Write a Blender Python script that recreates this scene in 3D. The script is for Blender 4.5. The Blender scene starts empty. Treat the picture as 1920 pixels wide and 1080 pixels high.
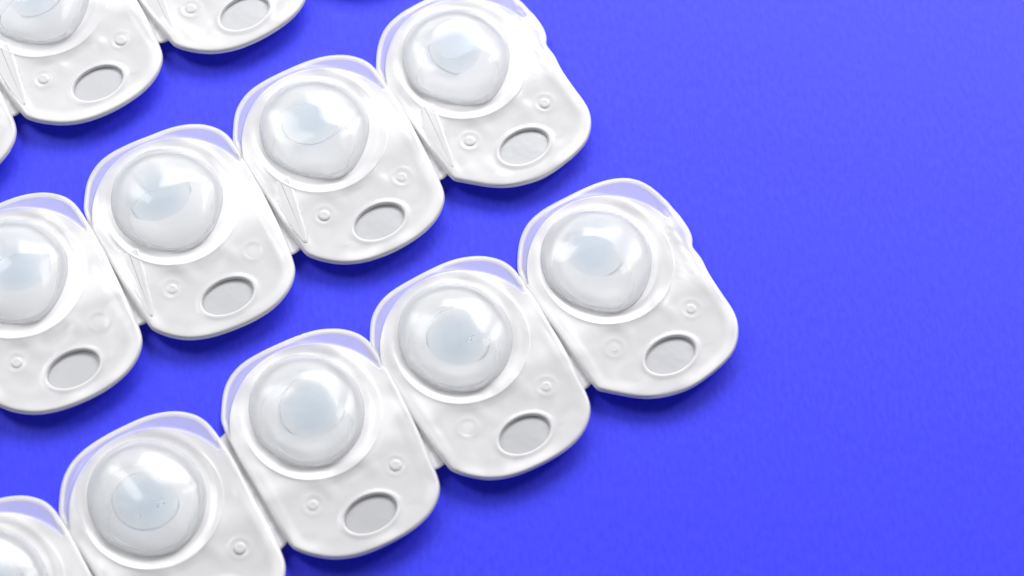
import bpy, math, random
import numpy as np
from mathutils import Matrix, Vector
from mathutils.geometry import delaunay_2d_cdt

scene = bpy.context.scene
S = 1e-4            # all shapes below are written in tenths of a millimetre

# ------------------------------------------------------------------ camera
TX, TY, DIST = 0.37756, 0.05717, 4690.4
cx, sx, cy, sy = math.cos(TX), math.sin(TX), math.cos(TY), math.sin(TY)
cam_d = bpy.data.cameras.new("camera")
cam_d.sensor_width = 36.0
cam_d.lens = 36.0 * DIST / 1920.0
cam_d.clip_start, cam_d.clip_end = 0.01, 50.0
cam = bpy.data.objects.new("camera", cam_d)
scene.collection.objects.link(cam)
r_ = Vector((cy, -sx * sy, cx * sy)); u_ = Vector((0, cx, sx)); b_ = r_.cross(u_)
loc = b_ * DIST * S
cam.matrix_world = Matrix(((r_.x, u_.x, b_.x, loc.x), (r_.y, u_.y, b_.y, loc.y),
                           (r_.z, u_.z, b_.z, loc.z), (0, 0, 0, 1)))
cam_d.dof.use_dof = True
cam_d.dof.focus_distance = (DIST + 40) * S
cam_d.dof.aperture_fstop = 13.0
scene.camera = cam

# ------------------------------------------------------------------ studio light
world = bpy.data.worlds.new("World")
scene.world = world
world.use_nodes = True
bg = world.node_tree.nodes["Background"]
bg.inputs[0].default_value = (0.97, 0.98, 1.0, 1)
bg.inputs[1].default_value = 0.085
scene.view_settings.view_transform = 'Standard'
scene.view_settings.look = 'None'
scene.view_settings.exposure = 0.0
scene.view_settings.gamma = 1.0


def softbox(name, pos, target, w, h, power, col=(1, 1, 1)):
    d = bpy.data.lights.new(name, 'AREA')
    d.shape = 'RECTANGLE'; d.size = w; d.size_y = h; d.energy = power; d.color = col
    o = bpy.data.objects.new(name, d)
    scene.collection.objects.link(o)
    p = Vector(pos); t = Vector(target)
    o.matrix_world = Matrix.Translation(p) @ (t - p).to_track_quat('-Z', 'Y').to_matrix().to_4x4()
    return o


softbox("key_softbox", (0.16, 0.78, 0.62), (0.0, 0.0, 0), 0.70, 0.34, 9.8)
softbox("front_softbox", (-0.06, -0.62, 0.60), (0.0, 0.0, 0), 0.30, 0.16, 0.4)
softbox("left_softbox", (-0.46, 0.36, 0.50), (-0.02, 0.0, 0), 0.18, 0.50, 2.6)
softbox("right_softbox", (0.50, 0.40, 0.50), (0.02, 0.0, 0), 0.18, 0.50, 2.6, (1, 0.93, 0.97))

# ------------------------------------------------------------------ materials


def new_mat(name):
    m = bpy.data.materials.new(name)
    m.use_nodes = True
    nt = m.node_tree
    nt.nodes.clear()
    out = nt.nodes.new("ShaderNodeOutputMaterial")
    return m, nt, out


def node(nt, kind, **kw):
    n = nt.nodes.new(kind)
    for k, v in kw.items():
        if isinstance(k, str) and hasattr(n, k) and k not in n.inputs:
            setattr(n, k, v)
        else:
            n.inputs[k].default_value = v
    return n


def link(nt, a, ao, b, bi):
    nt.links.new(a.outputs[ao], b.inputs[bi])


def noise_bump(nt, scale, strength, dist, detail=4.0, stretch=(1, 1, 1)):
    tc = nt.nodes.new("ShaderNodeTexCoord")
    mp = nt.nodes.new("ShaderNodeMapping"); mp.inputs["Scale"].default_value = stretch
    link(nt, tc, "Object", mp, "Vector")
    ns = nt.nodes.new("ShaderNodeTexNoise")
    ns.inputs["Scale"].default_value = scale; ns.inputs["Detail"].default_value = detail
    link(nt, mp, "Vector", ns, "Vector")
    bp = nt.nodes.new("ShaderNodeBump")
    bp.inputs["Strength"].default_value = strength; bp.inputs["Distance"].default_value = dist
    link(nt, ns, "Fac", bp, "Height")
    return bp, ns


def table_material():
    m, nt, out = new_mat("blue_paper")
    bp, ns = noise_bump(nt, 1150, 0.16, 0.0003, 9.0, (1, 0.42, 1))
    ramp = nt.nodes.new("ShaderNodeValToRGB")
    ramp.color_ramp.elements[0].position = 0.3; ramp.color_ramp.elements[1].position = 0.7
    ramp.color_ramp.elements[0].color = (0.027, 0.035, 0.91, 1)
    ramp.color_ramp.elements[1].color = (0.041, 0.050, 0.98, 1)
    link(nt, ns, "Fac", ramp, "Fac")
    p = nt.nodes.new("ShaderNodeBsdfPrincipled")
    p.inputs["Roughness"].default_value = 0.55
    p.inputs["Specular IOR Level"].default_value = 0.45
    link(nt, ramp, "Color", p, "Base Color")
    link(nt, bp, "Normal", p, "Normal")
    link(nt, p, "BSDF", out, "Surface")
    return m


def plastic_material(name, col, alpha, rough, translucent=0.3, bump=0.12, attr=False, spec=0.5):
    """Frosted polypropylene: part see-through, part scattering, glossy skin."""
    m, nt, out = new_mat(name)
    bp, _ = noise_bump(nt, 160, bump, 0.0006, 2.0)
    p = nt.nodes.new("ShaderNodeBsdfPrincipled")
    p.inputs["Base Color"].default_value = (*col, 1)
    p.inputs["Roughness"].default_value = rough
    p.inputs["IOR"].default_value = 1.49
    p.inputs["Specular IOR Level"].default_value = spec
    link(nt, bp, "Normal", p, "Normal")
    tl = nt.nodes.new("ShaderNodeBsdfTranslucent")
    tl.inputs["Color"].default_value = (*col, 1)
    mx = nt.nodes.new("ShaderNodeMixShader"); mx.inputs[0].default_value = translucent
    link(nt, p, "BSDF", mx, 1); link(nt, tl, "BSDF", mx, 2)
    tr = nt.nodes.new("ShaderNodeBsdfTransparent")
    tr.inputs["Color"].default_value = (0.97, 0.98, 0.99, 1)
    ma = nt.nodes.new("ShaderNodeMixShader")
    ma.inputs[0].default_value = alpha
    if attr:
        at = nt.nodes.new("ShaderNodeAttribute"); at.attribute_name = "thickness"
        link(nt, at, "Fac", ma, 0)
    link(nt, tr, "BSDF", ma, 1); link(nt, mx, "Shader", ma, 2)
    link(nt, ma, "Shader", out, "Surface")
    return m


def dome_material():
    """clear moulded cup: see-through in the middle, milky where the wall is seen edge-on"""
    m, nt, out = new_mat("clear_dome_plastic")
    bp, _ = noise_bump(nt, 70, 0.12, 0.0012, 1.5)
    g = nt.nodes.new("ShaderNodeBsdfPrincipled")
    g.inputs["Base Color"].default_value = (0.95, 0.965, 0.98, 1)
    g.inputs["Roughness"].default_value = 0.26
    g.inputs["IOR"].default_value = 1.5
    g.inputs["Specular IOR Level"].default_value = 0.7
    link(nt, bp, "Normal", g, "Normal")
    tl = nt.nodes.new("ShaderNodeBsdfTranslucent")
    tl.inputs["Color"].default_value = (0.95, 0.965, 0.98, 1)
    mt = nt.nodes.new("ShaderNodeMixShader"); mt.inputs[0].default_value = 0.5
    link(nt, g, "BSDF", mt, 1); link(nt, tl, "BSDF", mt, 2)
    tr = nt.nodes.new("ShaderNodeBsdfPrincipled")               # cup and saline behave as one clear body
    tr.inputs["Base Color"].default_value = (0.985, 0.992, 1.0, 1)
    tr.inputs["Transmission Weight"].default_value = 1.0
    tr.inputs["Roughness"].default_value = 0.13
    tr.inputs["IOR"].default_value = 1.36
    link(nt, bp, "Normal", tr, "Normal")
    lw = nt.nodes.new("ShaderNodeLayerWeight"); lw.inputs["Blend"].default_value = 0.30
    mr = nt.nodes.new("ShaderNodeMapRange")
    mr.inputs["To Min"].default_value = 0.22; mr.inputs["To Max"].default_value = 0.66
    link(nt, lw, "Facing", mr, "Value")
    ma = nt.nodes.new("ShaderNodeMixShader")
    link(nt, mr, "Result", ma, 0)
    link(nt, tr, "BSDF", ma, 1); link(nt, mt, "Shader", ma, 2)
    link(nt, ma, "Shader", out, "Surface")
    return m


def lens_material():
    m, nt, out = new_mat("contact_lens_gel")
    g = nt.nodes.new("ShaderNodeBsdfPrincipled")
    g.inputs["Base Color"].default_value = (0.66, 0.75, 0.82, 1)
    g.inputs["Roughness"].default_value = 0.085
    tr = nt.nodes.new("ShaderNodeBsdfTransparent")
    ti = nt.nodes.new("ShaderNodeAttribute"); ti.attribute_name = "tint"
    mc = nt.nodes.new("ShaderNodeMix"); mc.data_type = 'RGBA'
    mc.inputs[6].default_value = (0.985, 0.99, 1.0, 1); mc.inputs[7].default_value = (0.83, 0.90, 0.955, 1)
    link(nt, ti, "Fac", mc, 0)
    nt.links.new(mc.outputs[2], tr.inputs["Color"])
    at = nt.nodes.new("ShaderNodeAttribute"); at.attribute_name = "thickness"
    ma = nt.nodes.new("ShaderNodeMixShader")
    link(nt, at, "Fac", ma, 0)
    link(nt, tr, "BSDF", ma, 1); link(nt, g, "BSDF", ma, 2)
    link(nt, ma, "Shader", out, "Surface")
    return m


def foil_material():
    m, nt, out = new_mat("silver_backing_foil")
    bp, ns = noise_bump(nt, 120, 0.25, 0.0008, 3.0)
    p = nt.nodes.new("ShaderNodeBsdfPrincipled")
    p.inputs["Base Color"].default_value = (0.465, 0.475, 0.495, 1)
    p.inputs["Metallic"].default_value = 0.25
    p.inputs["Roughness"].default_value = 0.45
    link(nt, bp, "Normal", p, "Normal")
    link(nt, p, "BSDF", out, "Surface")
    return m


M_TABLE = table_material()
M_PLATE = plastic_material("frosted_plastic", (0.93, 0.931, 0.94), 0.85, 0.20, 0.08, attr=True)
M_PART = plastic_material("frosted_plastic_moulding", (0.84, 0.843, 0.855), 0.85, 0.24, 0.2)
M_HINGE = plastic_material("thin_hinge_plastic", (0.74, 0.74, 0.75), 0.80, 0.30, 0.2)
M_DOME = dome_material()
M_LENS = lens_material()
M_FOIL = foil_material()
M_BUBBLE = plastic_material("air_bubble_skin", (0.92, 0.96, 1.0), 0.35, 0.05, 0.0, 0.0, spec=1.0)
M_BRIGHTENER = plastic_material("dome_brightener_white", (0.945, 0.955, 0.965), 1.0, 0.25, 0.0, 0.25)  # pale backing for the added dish that lightens the domes

# ------------------------------------------------------------------ mesh helpers


def mesh_from(name, verts, faces, mat, smooth=True):
    me = bpy.data.meshes.new(name)
    v = np.asarray(verts, float) * S
    me.from_pydata(v.tolist(), [], [tuple(int(i) for i in f) for f in faces])
    me.materials.append(mat)
    if smooth:
        me.polygons.foreach_set("use_smooth", [True] * len(me.polygons))
    me.update()
    return me


def obj(name, me, parent=None):
    o = bpy.data.objects.new(name, me)
    scene.collection.objects.link(o)
    if parent is not None:
        o.parent = parent
    return o


def sstep(a, b, x):
    t = np.clip((x - a) / (b - a), 0, 1)
    return t * t * (3 - 2 * t)


def resample(poly, step):
    p = np.asarray(poly, float); n = len(p)
    d = np.linalg.norm(np.roll(p, -1, 0) - p, axis=1)
    s = np.r_[0, np.cumsum(d)]
    k = max(8, int(round(s[-1] / step)))
    t = np.linspace(0, s[-1], k, endpoint=False)
    q = np.vstack([p, p[:1]])
    return np.c_[np.interp(t, s, q[:, 0]), np.interp(t, s, q[:, 1])]


def chaikin(poly, n=2, keep=()):
    p = np.asarray(poly, float)
    for _ in range(n):
        a = p; b = np.roll(p, -1, 0)
        p = np.stack([a * .75 + b * .25, a * .25 + b * .75], 1).reshape(-1, 2)
    return p


def inset(poly, d):
    p = np.asarray(poly, float)
    t = np.roll(p, -1, 0) - np.roll(p, 1, 0)
    t /= np.linalg.norm(t, axis=1)[:, None] + 1e-9
    n = np.c_[-t[:, 1], t[:, 0]]                # inward for a counter-clockwise loop
    return p + n * d


def inside(poly, pts):
    x, y = pts[:, 0], pts[:, 1]
    res = np.zeros(len(pts), bool)
    q = np.roll(poly, -1, 0)
    for (x0, y0), (x1, y1) in zip(poly, q):
        if y0 == y1:
            continue
        c = (y0 > y) != (y1 > y)
        res ^= c & (x < (x1 - x0) * (y - y0) / (y1 - y0) + x0)
    return res


def dist_poly(poly, pts):
    best = np.full(len(pts), 1e9)
    q = np.roll(poly, -1, 0)
    for a, b in zip(poly, q):
        ab = b - a
        t = np.clip(((pts - a) @ ab) / (ab @ ab + 1e-12), 0, 1)
        best = np.minimum(best, np.linalg.norm(pts - a - t[:, None] * ab, axis=1))
    return best


def ellipse(c, a, b, n, rot=0.0):
    t = np.linspace(0, 2 * math.pi, n, endpoint=False)
    x, y = a * np.cos(t), b * np.sin(t)
    cr, sr = math.cos(rot), math.sin(rot)
    return np.c_[c[0] + x * cr - y * sr, c[1] + x * sr + y * cr]


# ------------------------------------------------------------------ one blister cell (u across the strip, v towards the dome)
MID = [(-157.5, 136), (-157, 40), (-152, -60), (-147, -134), (-141, -146), (-122, -168), (-92, -191), (-52, -206), (0, -212), (50, -209),
       (88, -199), (117, -182), (137, -160), (145, -134), (152, -60), (157, 40), (157.5, 136), (152, 166), (139, 188), (113, 210), (70, 226),
       (10, 230), (-46, 229), (-80, 223), (-106, 210), (-128, 190), (-147, 158)]
END_R = [(-157.5, 136), (-157, 40), (-152, -60), (-148, -138), (-139, -146), (-118, -166), (-95, -186), (-66, -204), (-30, -215), (10, -220),
         (63, -212), (106, -199), (133, -177), (150, -150), (156, -122), (154, -79), (153, -35), (157, -5), (155, 12), (154, 27), (163, 38),
         (168, 55), (169, 75), (167, 116), (162, 150), (148, 187), (124, 211), (90, 225), (42, 232), (-22, 232), (-64, 227), (-98, 214), (-126, 190), (-147, 158)]
DOME_C, DOME_A, DOME_B = (-9.0, 84.0), 105.0, 114.0
HOLE_C, HOLE_A, HOLE_B = (5.0, -146.0), 51.0, 35.0
PIPS = [(-79, -84), (87, -84)]
SEAL_C, SEAL_R = (-5.0, 72.0), 126.0
PLAT_C, PLAT_R = (-5.0, 59.0), 155.0


def zbase(v):
    return 10.0 + 32.0 * np.clip((230.0 - v) / 440.0, 0, 1.1) ** 1.15


def plateau(p):
    """signed distance to the raised platform that the foil covers (negative inside)"""
    d1 = np.hypot(p[:, 0] - PLAT_C[0], p[:, 1] - PLAT_C[1]) - PLAT_R
    d2 = (p[:, 1] - 96.0) * 0.16
    return np.minimum(d1, d2)


def dome_rad(p):
    return np.hypot((p[:, 0] - DOME_C[0]) / DOME_A, (p[:, 1] - DOME_C[1]) / DOME_B)


def surface_z(p, seed, d, torn=False):
    u, v = p[:, 0], p[:, 1]
    z = zbase(v)
    pl = plateau(p)
    z = z - 4.5 * sstep(-0.6, 3.4, pl)                         # thin flange outside the platform
    r = dome_rad(p)
    z = z + 1.7 * np.exp(-((r - 1.19) / 0.06) ** 2)            # shoulder ring round the dome
    q = np.hypot(u - SEAL_C[0], v - SEAL_C[1])
    z = z + 1.1 * np.exp(-((q - SEAL_R) / 1.7) ** 2) * sstep(120, 60, v)    # fine seal line below the dome
    z = z + 1.0 * np.exp(-((d - 7.0) / 1.8) ** 2) * sstep(125, 138, np.abs(u)) * sstep(80, 50, v) * sstep(-132, -110, v)
    z = z - 1.3 * np.exp(-((r - 1.05) / 0.05) ** 2)            # groove at the dome's foot
    # pocket with the grip hole: sunk floor, soft walls, side ridges along the hinges
    pk = sstep(5, 75, d) * sstep(-14, -70, v)
    pk = pk * sstep(1.22, 1.36, r)
    z = z - 3.4 * pk
    rd = np.exp(-((np.abs(u) - 136) / 8.0) ** 2) * sstep(40, 0, v) * sstep(-150, -118, v)
    z = z + 1.8 * rd
    # two soft webs that run down from the shoulder ring
    for uc, am in ((-42, 4.5), (48, 5.5)):
        z = z + 0.45 * am * np.exp(-((u - uc + 0.25 * (v + 70)) / 15.0) ** 2) * np.exp(-((v + 66) / 26.0) ** 2)
    for (pu, pv) in PIPS:                                        # shallow ring under each pip
        q = np.hypot(u - pu, v - pv)
        z = z + 0.9 * np.exp(-((q - 19) / 3.2) ** 2)
    he = np.hypot((u - HOLE_C[0]) / HOLE_A, (v - HOLE_C[1]) / HOLE_B)
    z = z + 1.8 * np.exp(-((he - 1.08) / 0.08) ** 2)
    rs = np.random.RandomState(seed)
    for _ in range(9):                                           # hand-pressed unevenness
        fx, fy = rs.uniform(-.03, .03, 2); ph = rs.uniform(0, 6.28)
        z = z + 0.34 * np.sin(fx * u + fy * v + ph)
    if torn:                                                     # creases where the next cell was snapped off
        for u0, sl, w_, am in ((138, .16, 2.4, 2.2), (146, .12, 1.8, -1.6), (152, .10, 2.2, 1.8), (126, .34, 2.0, 1.2)):
            z = z + am * np.exp(-((u - u0 - sl * (v - 50)) / w_) ** 2) * sstep(-60, -20, v) * sstep(150, 90, v)
    for _ in range(12):                                          # fine dents in the thin film
        fx, fy = rs.normal(0, .085, 2); ph = rs.uniform(0, 6.28)
        z = z + 0.06 * np.sin(fx * u + fy * v + ph)
    return z


def plate_mesh(outline, seed):
    out = resample(chaikin(outline, 2), 5.0)
    rj = np.random.RandomState(seed + 7); sj = np.linspace(0, 2 * math.pi, len(out), endpoint=False)
    jit = sum(rj.uniform(-.55, .55) * np.sin(k * sj + rj.uniform(0, 6.28)) for k in range(3, 9))
    out = inset(out, 0.0) + jit[:, None] * 1.0 * (out / np.linalg.norm(out, axis=1)[:, None])
    if np.sum(out[:, 0] * np.roll(out[:, 1], -1) - np.roll(out[:, 0], -1) * out[:, 1]) < 0:
        out = out[::-1]
    hole = ellipse(HOLE_C, HOLE_A, HOLE_B, 56)
    dring = ellipse(DOME_C, DOME_A * 0.86, DOME_B * 0.86, 96)
    loops = [out, hole, dring]
    soft = [inset(out, 1.6), inset(out, 3.6), inset(out, 6.5), inset(out, 10.0),
            ellipse(HOLE_C, HOLE_A * 1.05, HOLE_B * 1.06, 56), ellipse(HOLE_C, HOLE_A * 1.11, HOLE_B * 1.13, 56), ellipse(HOLE_C, HOLE_A * 1.18, HOLE_B * 1.22, 56),
            ellipse(DOME_C, DOME_A * 1.0, DOME_B * 1.0, 96)]
    for off in (-2.5, -0.6, 1.2, 3.4, 5):
        soft.append(np.array([q for q in ellipse(PLAT_C, PLAT_R + off, PLAT_R + off, 300) if q[1] > 100]))
    soft += [ellipse(SEAL_C, SEAL_R + o_, SEAL_R + o_, 150) for o_ in (-3.2, -1.4, 0, 1.4, 3.2)]
    for pp in PIPS:
        for rr in (4, 8.5, 13, 16, 19, 22):
            soft.append(ellipse(pp, rr, rr, 28))
    gx, gy = np.meshgrid(np.arange(-172, 175, 5.0), np.arange(-224, 236, 5.0))
    g = np.c_[gx.ravel(), gy.ravel()] + np.random.RandomState(3).uniform(-.3, .3, (gx.size, 2))
    keep = ~((np.abs(np.hypot(g[:, 0] - PLAT_C[0], g[:, 1] - PLAT_C[1]) - PLAT_R - 1.2) < 6.5) & (g[:, 1] > 97)) & (dist_poly(out, g) > 11)
    for pp in PIPS:
        keep &= np.hypot(g[:, 0] - pp[0], g[:, 1] - pp[1]) > 24
    keep &= np.abs(np.hypot(g[:, 0] - SEAL_C[0], g[:, 1] - SEAL_C[1]) - SEAL_R) > 6
    keep &= np.hypot((g[:, 0] - HOLE_C[0]) / HOLE_A, (g[:, 1] - HOLE_C[1]) / HOLE_B) > 1.26
    extra = np.vstack(soft + [g[keep]])
    ok = inside(out, extra) & (dist_poly(out, extra) > 0.9)
    ok &= np.hypot((extra[:, 0] - HOLE_C[0]) / (HOLE_A + 1), (extra[:, 1] - HOLE_C[1]) / (HOLE_B + 1)) > 1.0
    ok &= np.hypot((extra[:, 0] - DOME_C[0]) / (DOME_A * .86 + 1), (extra[:, 1] - DOME_C[1]) / (DOME_B * .86 + 1)) > 1.0
    extra = extra[ok]
    vs, es, k = [], [], 0
    for lp in loops:
        n = len(lp); vs += lp.tolist(); es += [(k + i, k + (i + 1) % n) for i in range(n)]; k += n
    vs += extra.tolist()
    V, _, F, ov, _, _ = delaunay_2d_cdt([Vector(q) for q in vs], es, [], 0, 1e-4)
    P = np.array([(q.x, q.y) for q in V]); F = np.array([tuple(f) for f in F])
    c = P[F].mean(1)
    keep = inside(out, c) & ~inside(hole, c) & ~inside(dring, c)
    F = F[keep]
    a = P[F]
    area = (a[:, 1, 0] - a[:, 0, 0]) * (a[:, 2, 1] - a[:, 0, 1]) - (a[:, 1, 1] - a[:, 0, 1]) * (a[:, 2, 0] - a[:, 0, 0])
    F[area < 0] = F[area < 0][:, ::-1]
    Z = surface_z(P, seed, dist_poly(out, P), outline is END_R)
    d = dist_poly(out, P)
    R = 5.5
    side = sstep(142, 150, np.abs(P[:, 0])) * sstep(-136, -60, P[:, 1]) * sstep(140, 132, P[:, 1])
    Z = Z - (3.4 - 2.2 * side) * (1 - np.sqrt(np.clip(1 - (1 - np.clip(d, 0, R) / R) ** 2, 0, 1)))
    verts = np.c_[P, Z].tolist(); faces = F.tolist()
    rt = np.random.RandomState(seed + 1); blot = np.zeros(len(P))
    for _ in range(14):                                          # the moulded wall is unevenly thin in the pocket
        fx, fy = rt.normal(0, .034, 2)
        blot += np.sin(fx * P[:, 0] + fy * P[:, 1] + rt.uniform(0, 6.28))
    pock = sstep(11, 30, d) * sstep(-10, -70, P[:, 1]) * sstep(1.22, 1.40, dome_rad(P))
    thin = pock * np.clip(0.17 + 0.035 * blot, 0, .34)
    thick = (0.82 + 0.05 * np.clip(blot, -2.6, 2.6) * (plateau(P) < 0) - 0.35 * sstep(-1.0, 1.6, plateau(P)) + 0.20 * sstep(6.5, 1.5, d) * sstep(-0.6, 1.2, plateau(P)) - thin).tolist()

    # skirt round the edge and wall of the hole
    def wall(loop, depth, slope, rings):
        idx = [int(np.argmin(np.hypot(P[:, 0] - q[0], P[:, 1] - q[1]))) for q in loop]
        n = len(idx); prev = idx
        t = np.roll(loop, -1, 0) - np.roll(loop, 1, 0); t /= np.linalg.norm(t, axis=1)[:, None] + 1e-9
        nn = np.c_[t[:, 1], -t[:, 0]]
        for rgi in range(1, rings + 1):
            f = rgi / rings
            cur = []
            for i in range(n):
                dz = depth(verts[idx[i]])
                q = loop[i] + nn[i] * slope * f
                cur.append(len(verts)); verts.append([q[0], q[1], verts[idx[i]][2] - dz * f]); thick.append(0.95)
            for i in range(n):
                j = (i + 1) % n
                faces.append((prev[i], cur[i], cur[j], prev[j]))
            prev = cur
        return prev

    low = sstep(90, -120, out[:, 1])                            # the grip end stands off the table on an undercut foot
    n = len(out)
    top = [int(np.argmin(np.hypot(P[:, 0] - q[0], P[:, 1] - q[1]))) for q in out]
    prev = top
    for (f, off, kind) in ((.5, 1.6, 0), (1, 1.2, 0), (1, -4, 1), (1, -22, 2)):
        ring = inset(out, -off); cur = []
        for i in range(n):
            zt = verts[top[i]][2]
            lip = 2.5 + 6.0 * low[i]
            z = zt - lip * f
            if kind == 1:
                z = zt - lip - 0.8
            if kind == 2:
                z = zt - lip - 1.0 - (zt - lip - 2.0) * low[i]
            q = ring[i]
            if kind == 2:
                q = out[i] + (ring[i] - out[i]) * (.35 + .65 * low[i])
            cur.append(len(verts)); verts.append([q[0], q[1], max(z, 0.8)]); thick.append(0.95)
        for i in range(n):
            k2 = (i + 1) % n
            faces.append((prev[i], cur[i], cur[k2], prev[k2]))
        prev = cur
    wall(hole[::-1], lambda v: 5.0, 1.5, 2)
    me = mesh_from("blister_cell", verts, faces, M_PLATE)
    at = me.attributes.new("thickness", 'FLOAT', 'POINT')
    at.data.foreach_set("value", np.array(thick, np.float32))
    return me


def polar_mesh(name, c, a, b, prof, mat, n=64, base=zbase):
    """prof: list of (radius 0..1, height); a cap that ends in its centre"""
    verts, faces = [], []
    m = len(prof)
    for (r, h) in prof:
        for k in range(n):
            t = 2 * math.pi * k / n
            x, y = c[0] + a * r * math.cos(t), c[1] + b * r * math.sin(t)
            verts.append((x, y, float(base(y)) + h))
    for i in range(m - 1):
        for k in range(n):
            l = (k + 1) % n
            faces.append((i * n + k, i * n + l, (i + 1) * n + l, (i + 1) * n + k))
    faces.append(tuple((m - 1) * n + k for k in range(n)))
    return mesh_from(name, verts, faces, mat)


def dome_mesh(H, egg, seed):
    rs = np.random.RandomState(seed)
    prof = [(1.04, -4.0), (1.005, -1.5), (0.985, 2.0)]
    for t in np.linspace(0, 1, 26)[1:-1]:
        ang = t * math.pi / 2
        r = 0.97 * math.cos(ang) ** 0.97
        prof.append((r, 2 + (H - 2) * math.sin(ang) ** 1.12))
    prof.append((0.02, H))
    me = polar_mesh("dome", DOME_C, DOME_A, DOME_B, prof, M_DOME, 96, lambda y: zbase(DOME_C[1]) + (zbase(y) - zbase(DOME_C[1])) * 1.0)
    co = np.zeros(len(me.vertices) * 3); me.vertices.foreach_get("co", co); co = co.reshape(-1, 3) / S
    du, dv = co[:, 0] - DOME_C[0], co[:, 1] - DOME_C[1]
    low = np.clip(-dv / DOME_B, 0, 1)
    hgt = np.clip((co[:, 2] - zbase(co[:, 1])) / H, 0, 1)
    co[:, 0] -= du * egg * 0.75 * low ** 2                        # the foot is egg-shaped too
    co[:, 0] -= du * egg * 0.6 * low ** 1.5 * hgt * 1.2                 # narrower towards the grip end, as moulded
    a1, a2 = rs.uniform(0, 6.28, 2)
    co[:, 2] += hgt * (2.0 * np.sin(du * .045 + a1) + 1.8 * np.sin(dv * .05 + a2))
    th = np.arctan2(dv, du); fl = 4 * hgt * (1 - hgt)
    wob = fl * (0.016 * np.sin(3 * th + a1) + 0.014 * np.sin(5 * th + a2) + 0.008 * np.sin(8 * th + a1 * 3))
    co[:, 0] += du * wob; co[:, 1] += dv * wob
    me.vertices.foreach_set("co", (co * S).ravel()); me.update()
    return me


def FOIL_DROP(y):
    return 8.0 + 1.8 * float(sstep(120, -20, np.array([y]))[0])


def brightener_mesh():
    """added shallow white dish that brightens the dome from below, no part of the pack"""
    prof = [(0.99, -3.0), (0.955, -3.0), (0.93, -5.5), (0.88, -7.0), (0.82, -7.6), (0.74, -7.2), (0.70, -6.6), (0.64, -7.4), (0.5, -7.9), (0.25, -8.2), (0.02, -8.3)]
    return polar_mesh("dome_brightener", DOME_C, DOME_A, DOME_B, prof, M_BRIGHTENER, 80)


def foil_mesh():
    o = inset(resample(chaikin(MID, 2), 6.0), 5.0)
    p = o.copy()
    c = np.array(PLAT_C)
    for i in range(len(p)):
        if p[i, 1] > 90:
            d = p[i] - c; L = np.hypot(*d)
            if L > PLAT_R - 2:
                p[i] = c + d / L * (PLAT_R - 2)
    n = len(p)
    verts = [(x, y, zbase(y) - FOIL_DROP(y)) for x, y in p] + [(x, y, zbase(y) - FOIL_DROP(y) - 1.2) for x, y in p]
    faces = [(i, (i + 1) % n, 2 * n) for i in range(n)] + [(n + (i + 1) % n, n + i, 2 * n + 1) for i in range(n)]
    verts += [(0, 20, zbase(20) - FOIL_DROP(20)), (0, 20, zbase(20) - FOIL_DROP(20) - 1.2)]
    faces += [(i, n + i, n + (i + 1) % n, (i + 1) % n) for i in range(n)]
    return mesh_from("foil", verts, faces, M_FOIL, False)


def torus_mesh(name, c, a, b, rad, mat, zoff, n=64, m=8):
    verts, faces = [], []
    for i in range(n):
        t = 2 * math.pi * i / n
        for k in range(m):
            q = 2 * math.pi * k / m
            x = c[0] + (a + rad * math.cos(q)) * math.cos(t); y = c[1] + (b + rad * math.cos(q)) * math.sin(t)
            verts.append((x, y, zbase(y) + zoff + rad * 0.8 * math.sin(q)))
    for i in range(n):
        for k in range(m):
            j, l = (i + 1) % n, (k + 1) % m
            faces.append((i * m + k, j * m + k, j * m + l, i * m + l))
    return mesh_from(name, verts, faces, mat)


def pip_mesh(c):
    z = -7.9
    prof = [(1.0, z - 2), (0.96, z + 2), (0.86, z + 4.6), (0.66, z + 6.4), (0.4, z + 6.8), (0.05, z + 6.2)]
    return polar_mesh("pip", c, 13.5, 13.5, prof, M_PART, 28)


def tick_mesh(sign):
    x0, x1, y = sign * 62 + 5, sign * 84 + 5, -157.0
    if x0 > x1:
        x0, x1 = x1, x0
    verts, faces = [], []
    for x, s in ((x0, .3), (x0 + 3, 1), (x1 - 3, 1), (x1, .3)):
        for dy, h in ((-2.6, -12), (-1.6, -7.5), (1.6, -7.5), (2.6, -12)):
            verts.append((x, y + dy * s, 1.2 + zbase(y) + (h if h < -8 else h - (1 - s) * 3)))
    for i in range(3):
        for k in range(3):
            faces.append((i * 4 + k, (i + 1) * 4 + k, (i + 1) * 4 + k + 1, i * 4 + k + 1))
    faces += [(0, 1, 2, 3), (15, 14, 13, 12)]
    return mesh_from("moulded_tick", verts, faces, M_PART)


def tab_mesh():
    """the white bar folded up along the hinge side of a cell"""
    o = resample(chaikin([(-122, 28), (-112, 22), (-98, 22), (-101, 2), (-108, -34), (-117, -72), (-124, -104), (-134, -124), (-142, -118), (-147, -70), (-146, -22), (-136, 6)], 1), 4.0)
    verts, faces = [], []
    lev = [(0, -4), (0.5, 0.6), (2.0, 1.7), (6.0, 2.0)]
    c = o.mean(0); n = len(o)
    if np.sum(o[:, 0] * np.roll(o[:, 1], -1) - np.roll(o[:, 0], -1) * o[:, 1]) < 0:
        o = o[::-1]
    rag = np.random.RandomState(9).uniform(-1.1, 1.1, n)
    o = o + rag[:, None] * (o - c) / np.linalg.norm(o - c, axis=1)[:, None]
    for d, h in lev:
        q = inset(o, d)
        verts += [(x, y, zbase(y) + h) for x, y in q]
    for i in range(len(lev) - 1):
        for k in range(n):
            l = (k + 1) % n
            faces.append((i * n + k, i * n + l, (i + 1) * n + l, (i + 1) * n + k))
    faces.append(tuple((len(lev) - 1) * n + k for k in range(n)))
    return mesh_from("side_tab", verts, faces, M_PART)


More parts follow.
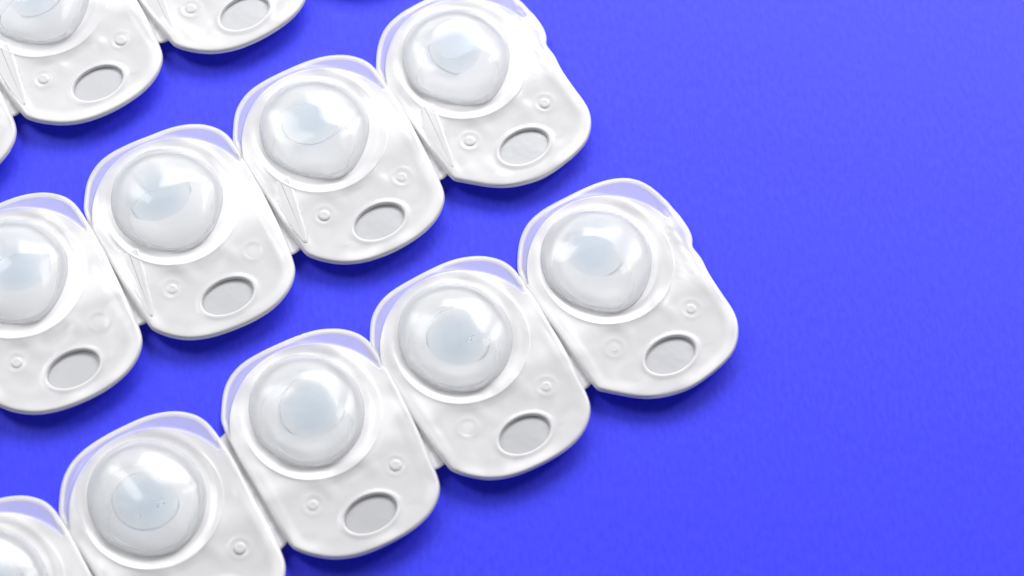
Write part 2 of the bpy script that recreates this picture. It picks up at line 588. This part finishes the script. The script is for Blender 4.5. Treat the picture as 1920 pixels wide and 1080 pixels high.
FOIL = foil_mesh()
BRIGHTENER = brightener_mesh()
RIM = torus_mesh("hole_rim", HOLE_C, HOLE_A + 3.0, HOLE_B + 3.0, 2.6, M_PART, -5.5)
PIP = [pip_mesh(q) for q in PIPS]
TICK = [tick_mesh(-1), tick_mesh(1)]
TAB = tab_mesh()


def make_cell(strip, pose, i, plate, dome, tab, dshift=0.0):
    x, y, th = pose
    c = obj("blister_cell", plate, strip)
    c.location = ((x - strip["ox"]) * S, (y - strip["oy"]) * S, 0)
    c.rotation_euler = (0, 0, th)
    do = obj("dome", dome, c)
    do.location = (dshift * S, 0, 0)
    obj("foil", FOIL, c)
    obj("dome_brightener", BRIGHTENER, c)  # invented white dish, throws light back up through the dome
    obj("hole_rim", RIM, c)
    rp = random.Random(int(x * 7) % 1000)
    for q in PIP:                                                # the pips are pressed unevenly
        obj("pip", q, c).location.z = rp.uniform(-2.0, 0.3) * S
    for q in TICK:
        obj("moulded_tick", q, c)
    if tab:
        obj("side_tab", TAB, c)
    return c


def bubble_mesh(r):
    prof = [(math.sin(a) if a < 3.1 else .02, -r * math.cos(a)) for a in np.linspace(0.05, math.pi - 0.05, 9)]
    prof[-1] = (0.03, prof[-1][1])
    return polar_mesh("air_bubble", (0, 0), r, r, prof, M_BUBBLE, 16, lambda y: 0.0)


BUBBLE = {r: bubble_mesh(r) for r in (2.4, 3.4, 4.6)}


def add_bubbles(cell, spots):
    for (u, v, h, r) in spots:
        b = obj("air_bubble", BUBBLE[r], cell)
        b.location = (u * S, v * S, (zbase(v) + h) * S)


def make_hinge(strip, right, left, seed):
    """thin web from the left edge of the right cell to the right edge of the left cell"""
    rs = np.random.RandomState(seed)
    ox, oy = strip["ox"], strip["oy"]

    def W(pose, u, v):
        c, s = math.cos(pose[2]), math.sin(pose[2])
        return np.array([pose[0] + u * c - v * s - ox, pose[1] + u * s + v * c - oy])
    rows, cols = 40, 9
    verts, faces = [], []
    for i in range(rows):
        f = i / (rows - 1)
        v = 118 - 241 * f
        e = 151 - 6 * max(0.0, min(1.0, (-40 - v) / 90)); a = W(right, -e, v); b = W(left, e, v)
        jit = rs.uniform(-1, 1)
        for k in range(cols):
            g = k / (cols - 1)
            q = a + (b - a) * g
            h = -3.0 - 3.0 * f - 5.0 * math.sin(math.pi * g) + 1.6 * math.exp(-((g - .32) / .09) ** 2) + 1.3 * jit * math.sin(math.pi * g) ** 2
            verts.append((q[0], q[1], zbase(v) + h))
    for i in range(rows - 1):
        for k in range(cols - 1):
            faces.append((i * cols + k, (i + 1) * cols + k, (i + 1) * cols + k + 1, i * cols + k + 1))
    me = mesh_from("hinge", verts, [f[::-1] for f in faces], M_HINGE)
    o = obj("hinge", me, strip)
    md = o.modifiers.new("thickness", 'SOLIDIFY'); md.thickness = 2.0 * S; md.offset = -1
    return o


def lens_mesh():
    R0, A0 = 64.0, math.radians(62)
    Rr = R0 * math.sin(A0)
    prof = [(1.0, -1.2), (1.012, -0.4)]
    for t in np.linspace(0, 1, 14):
        a = A0 * (1 - t)
        prof.append((max(0.02, math.sin(a) / math.sin(A0)), R0 * (math.cos(a) - math.cos(A0))))
    me = polar_mesh("contact_lens", (0, 0), Rr, Rr, prof, M_LENS, 72, lambda y: 0.0)
    co = np.zeros(len(me.vertices) * 3); me.vertices.foreach_get("co", co)
    r = np.hypot(co[0::3], co[1::3]) / (Rr * S)
    at = me.attributes.new("thickness", 'FLOAT', 'POINT')
    at.data.foreach_set("value", (0.05 + 0.65 * sstep(0.965, 0.998, r)).astype(np.float32))
    at = me.attributes.new("tint", 'FLOAT', 'POINT')
    at.data.foreach_set("value", (1 - sstep(0.35, 0.97, r)).astype(np.float32))
    return me


LENS = lens_mesh()

# where each lens has drifted to in its dome (across, along, tilts)
LENS_AT = {("lower", 0): (-2, 20, .24, .08), ("lower", 1): (2, -6, .05, -.2), ("lower", 2): (8, -2, .1, .1), ("lower", 3): (-6, -6, .05, .25),
           ("lower", 4): (4, -4, .1, -.1), ("middle", 0): (8, 18, .25, .14), ("middle", 1): (2, 18, .25, .1), ("middle", 2): (-8, 15, .25, -.08),
           ("middle", 3): (14, 4, .24, .14), ("upper", 2): (6, 10, .3, 0)}

# ------------------------------------------------------------------ the strips on the table
STRIPS = [
    ("lower", "row of milky contact lens blisters lowest in the picture and reaching farthest right",
     [(215.3, -19.9, .4899), (-59.4, -173.9, .5013), (-334.8, -319.6, .4639), (-614.5, -480.6, .5303), (-889, -640, .52)], True, False),
    ("middle", "row of milky contact lens blisters running between the two other rows",
     [(-48.0, 401.6, .5086), (-321.7, 247.0, .4928), (-599.0, 97.7, .4728), (-878.9, -46.2, .498), (-1155, -196, .50)], True, True),
    ("upper", "row of milky contact lens blisters cut off by the upper left corner of the picture",
     [(-314.0, 845.0, .53), (-585.8, 682.1, .5303), (-860.6, 529.5, .5273), (-1131, 371, .53)], True, True),
]
ORD = ["first", "second", "third", "fourth", "fifth"]
k = 0
for nm, label, poses, endcap, tabs in STRIPS:
    ox = sum(p[0] for p in poses) / len(poses); oy = sum(p[1] for p in poses) / len(poses)
    strip = bpy.data.objects.new("blister_strip", None)
    strip.empty_display_size = 0.01
    scene.collection.objects.link(strip)
    strip.location = (ox * S, oy * S, 0)
    strip["label"] = label; strip["category"] = "blister pack"; strip["group"] = "contact lens blister strips on the blue surface"
    strip["ox"] = ox; strip["oy"] = oy
    for i, ps in enumerate(poses):
        sd = 31 * k + 7 * i + 5
        plate = plate_mesh(END_R if (i == 0 and endcap) else MID, sd)
        rd = random.Random(sd)
        dome = dome_mesh(rd.uniform(37, 44), rd.uniform(.26, .38) if nm != "lower" or i == 0 else rd.uniform(.04, .1), sd)
        cell = make_cell(strip, ps, i, plate, dome, tabs and i < 4, -8.0 if (nm == 'lower' and i == 0) else 0.0)
        if nm == "lower" and i in (1, 3):
            add_bubbles(cell, [(3, 56, 32, 4.6), (11, 58, 32, 3.4), (-3, 50, 31, 2.4), (9, 49, 31, 2.4), (-38, 52, 26, 2.4)][:5 if i == 3 else 2])
    for i in range(len(poses) - 1):
        make_hinge(strip, poses[i], poses[i + 1], 50 + 7 * i + k)
    del strip["ox"], strip["oy"]
    # a lens lies loose in each dome
    for i, ps in enumerate(poses):
        if (nm == "upper" and i in (0, 1, 3)) or (nm != "upper" and i == 4 and nm == "middle"):
            continue
        rs = random.Random(100 * k + i)
        du, dv, ax, ay = LENS_AT.get((nm, i), (0, 10, .2, 0))
        c_, s_ = math.cos(ps[2]), math.sin(ps[2])
        u, v = DOME_C[0] + du, DOME_C[1] + dv
        l = obj("contact_lens", LENS)
        l.location = ((ps[0] + u * c_ - v * s_) * S, (ps[1] + u * s_ + v * c_) * S, (zbase(v) - 1.0) * S)
        l.rotation_euler = (ax, ay, rs.uniform(0, 6))
        l.scale = (1, 1, 0.62)
        l["label"] = f"clear contact lens inside the {ORD[i]} dome from the right end of the {nm} row"
        if nm == "upper":
            l["label"] = f"clear contact lens inside the dome of the upper row, cut by the picture's top edge"
        l["category"] = "contact lens"; l["group"] = "contact lenses in their blister domes"
    k += 1

# ------------------------------------------------------------------ the surface they lie on
L = 40000
tb = obj("table", mesh_from("table", [(-L, -L, 0), (L, -L, 0), (L, L, 0), (-L, L, 0)], [(0, 1, 2, 3)], M_TABLE, False))
tb["kind"] = "structure"
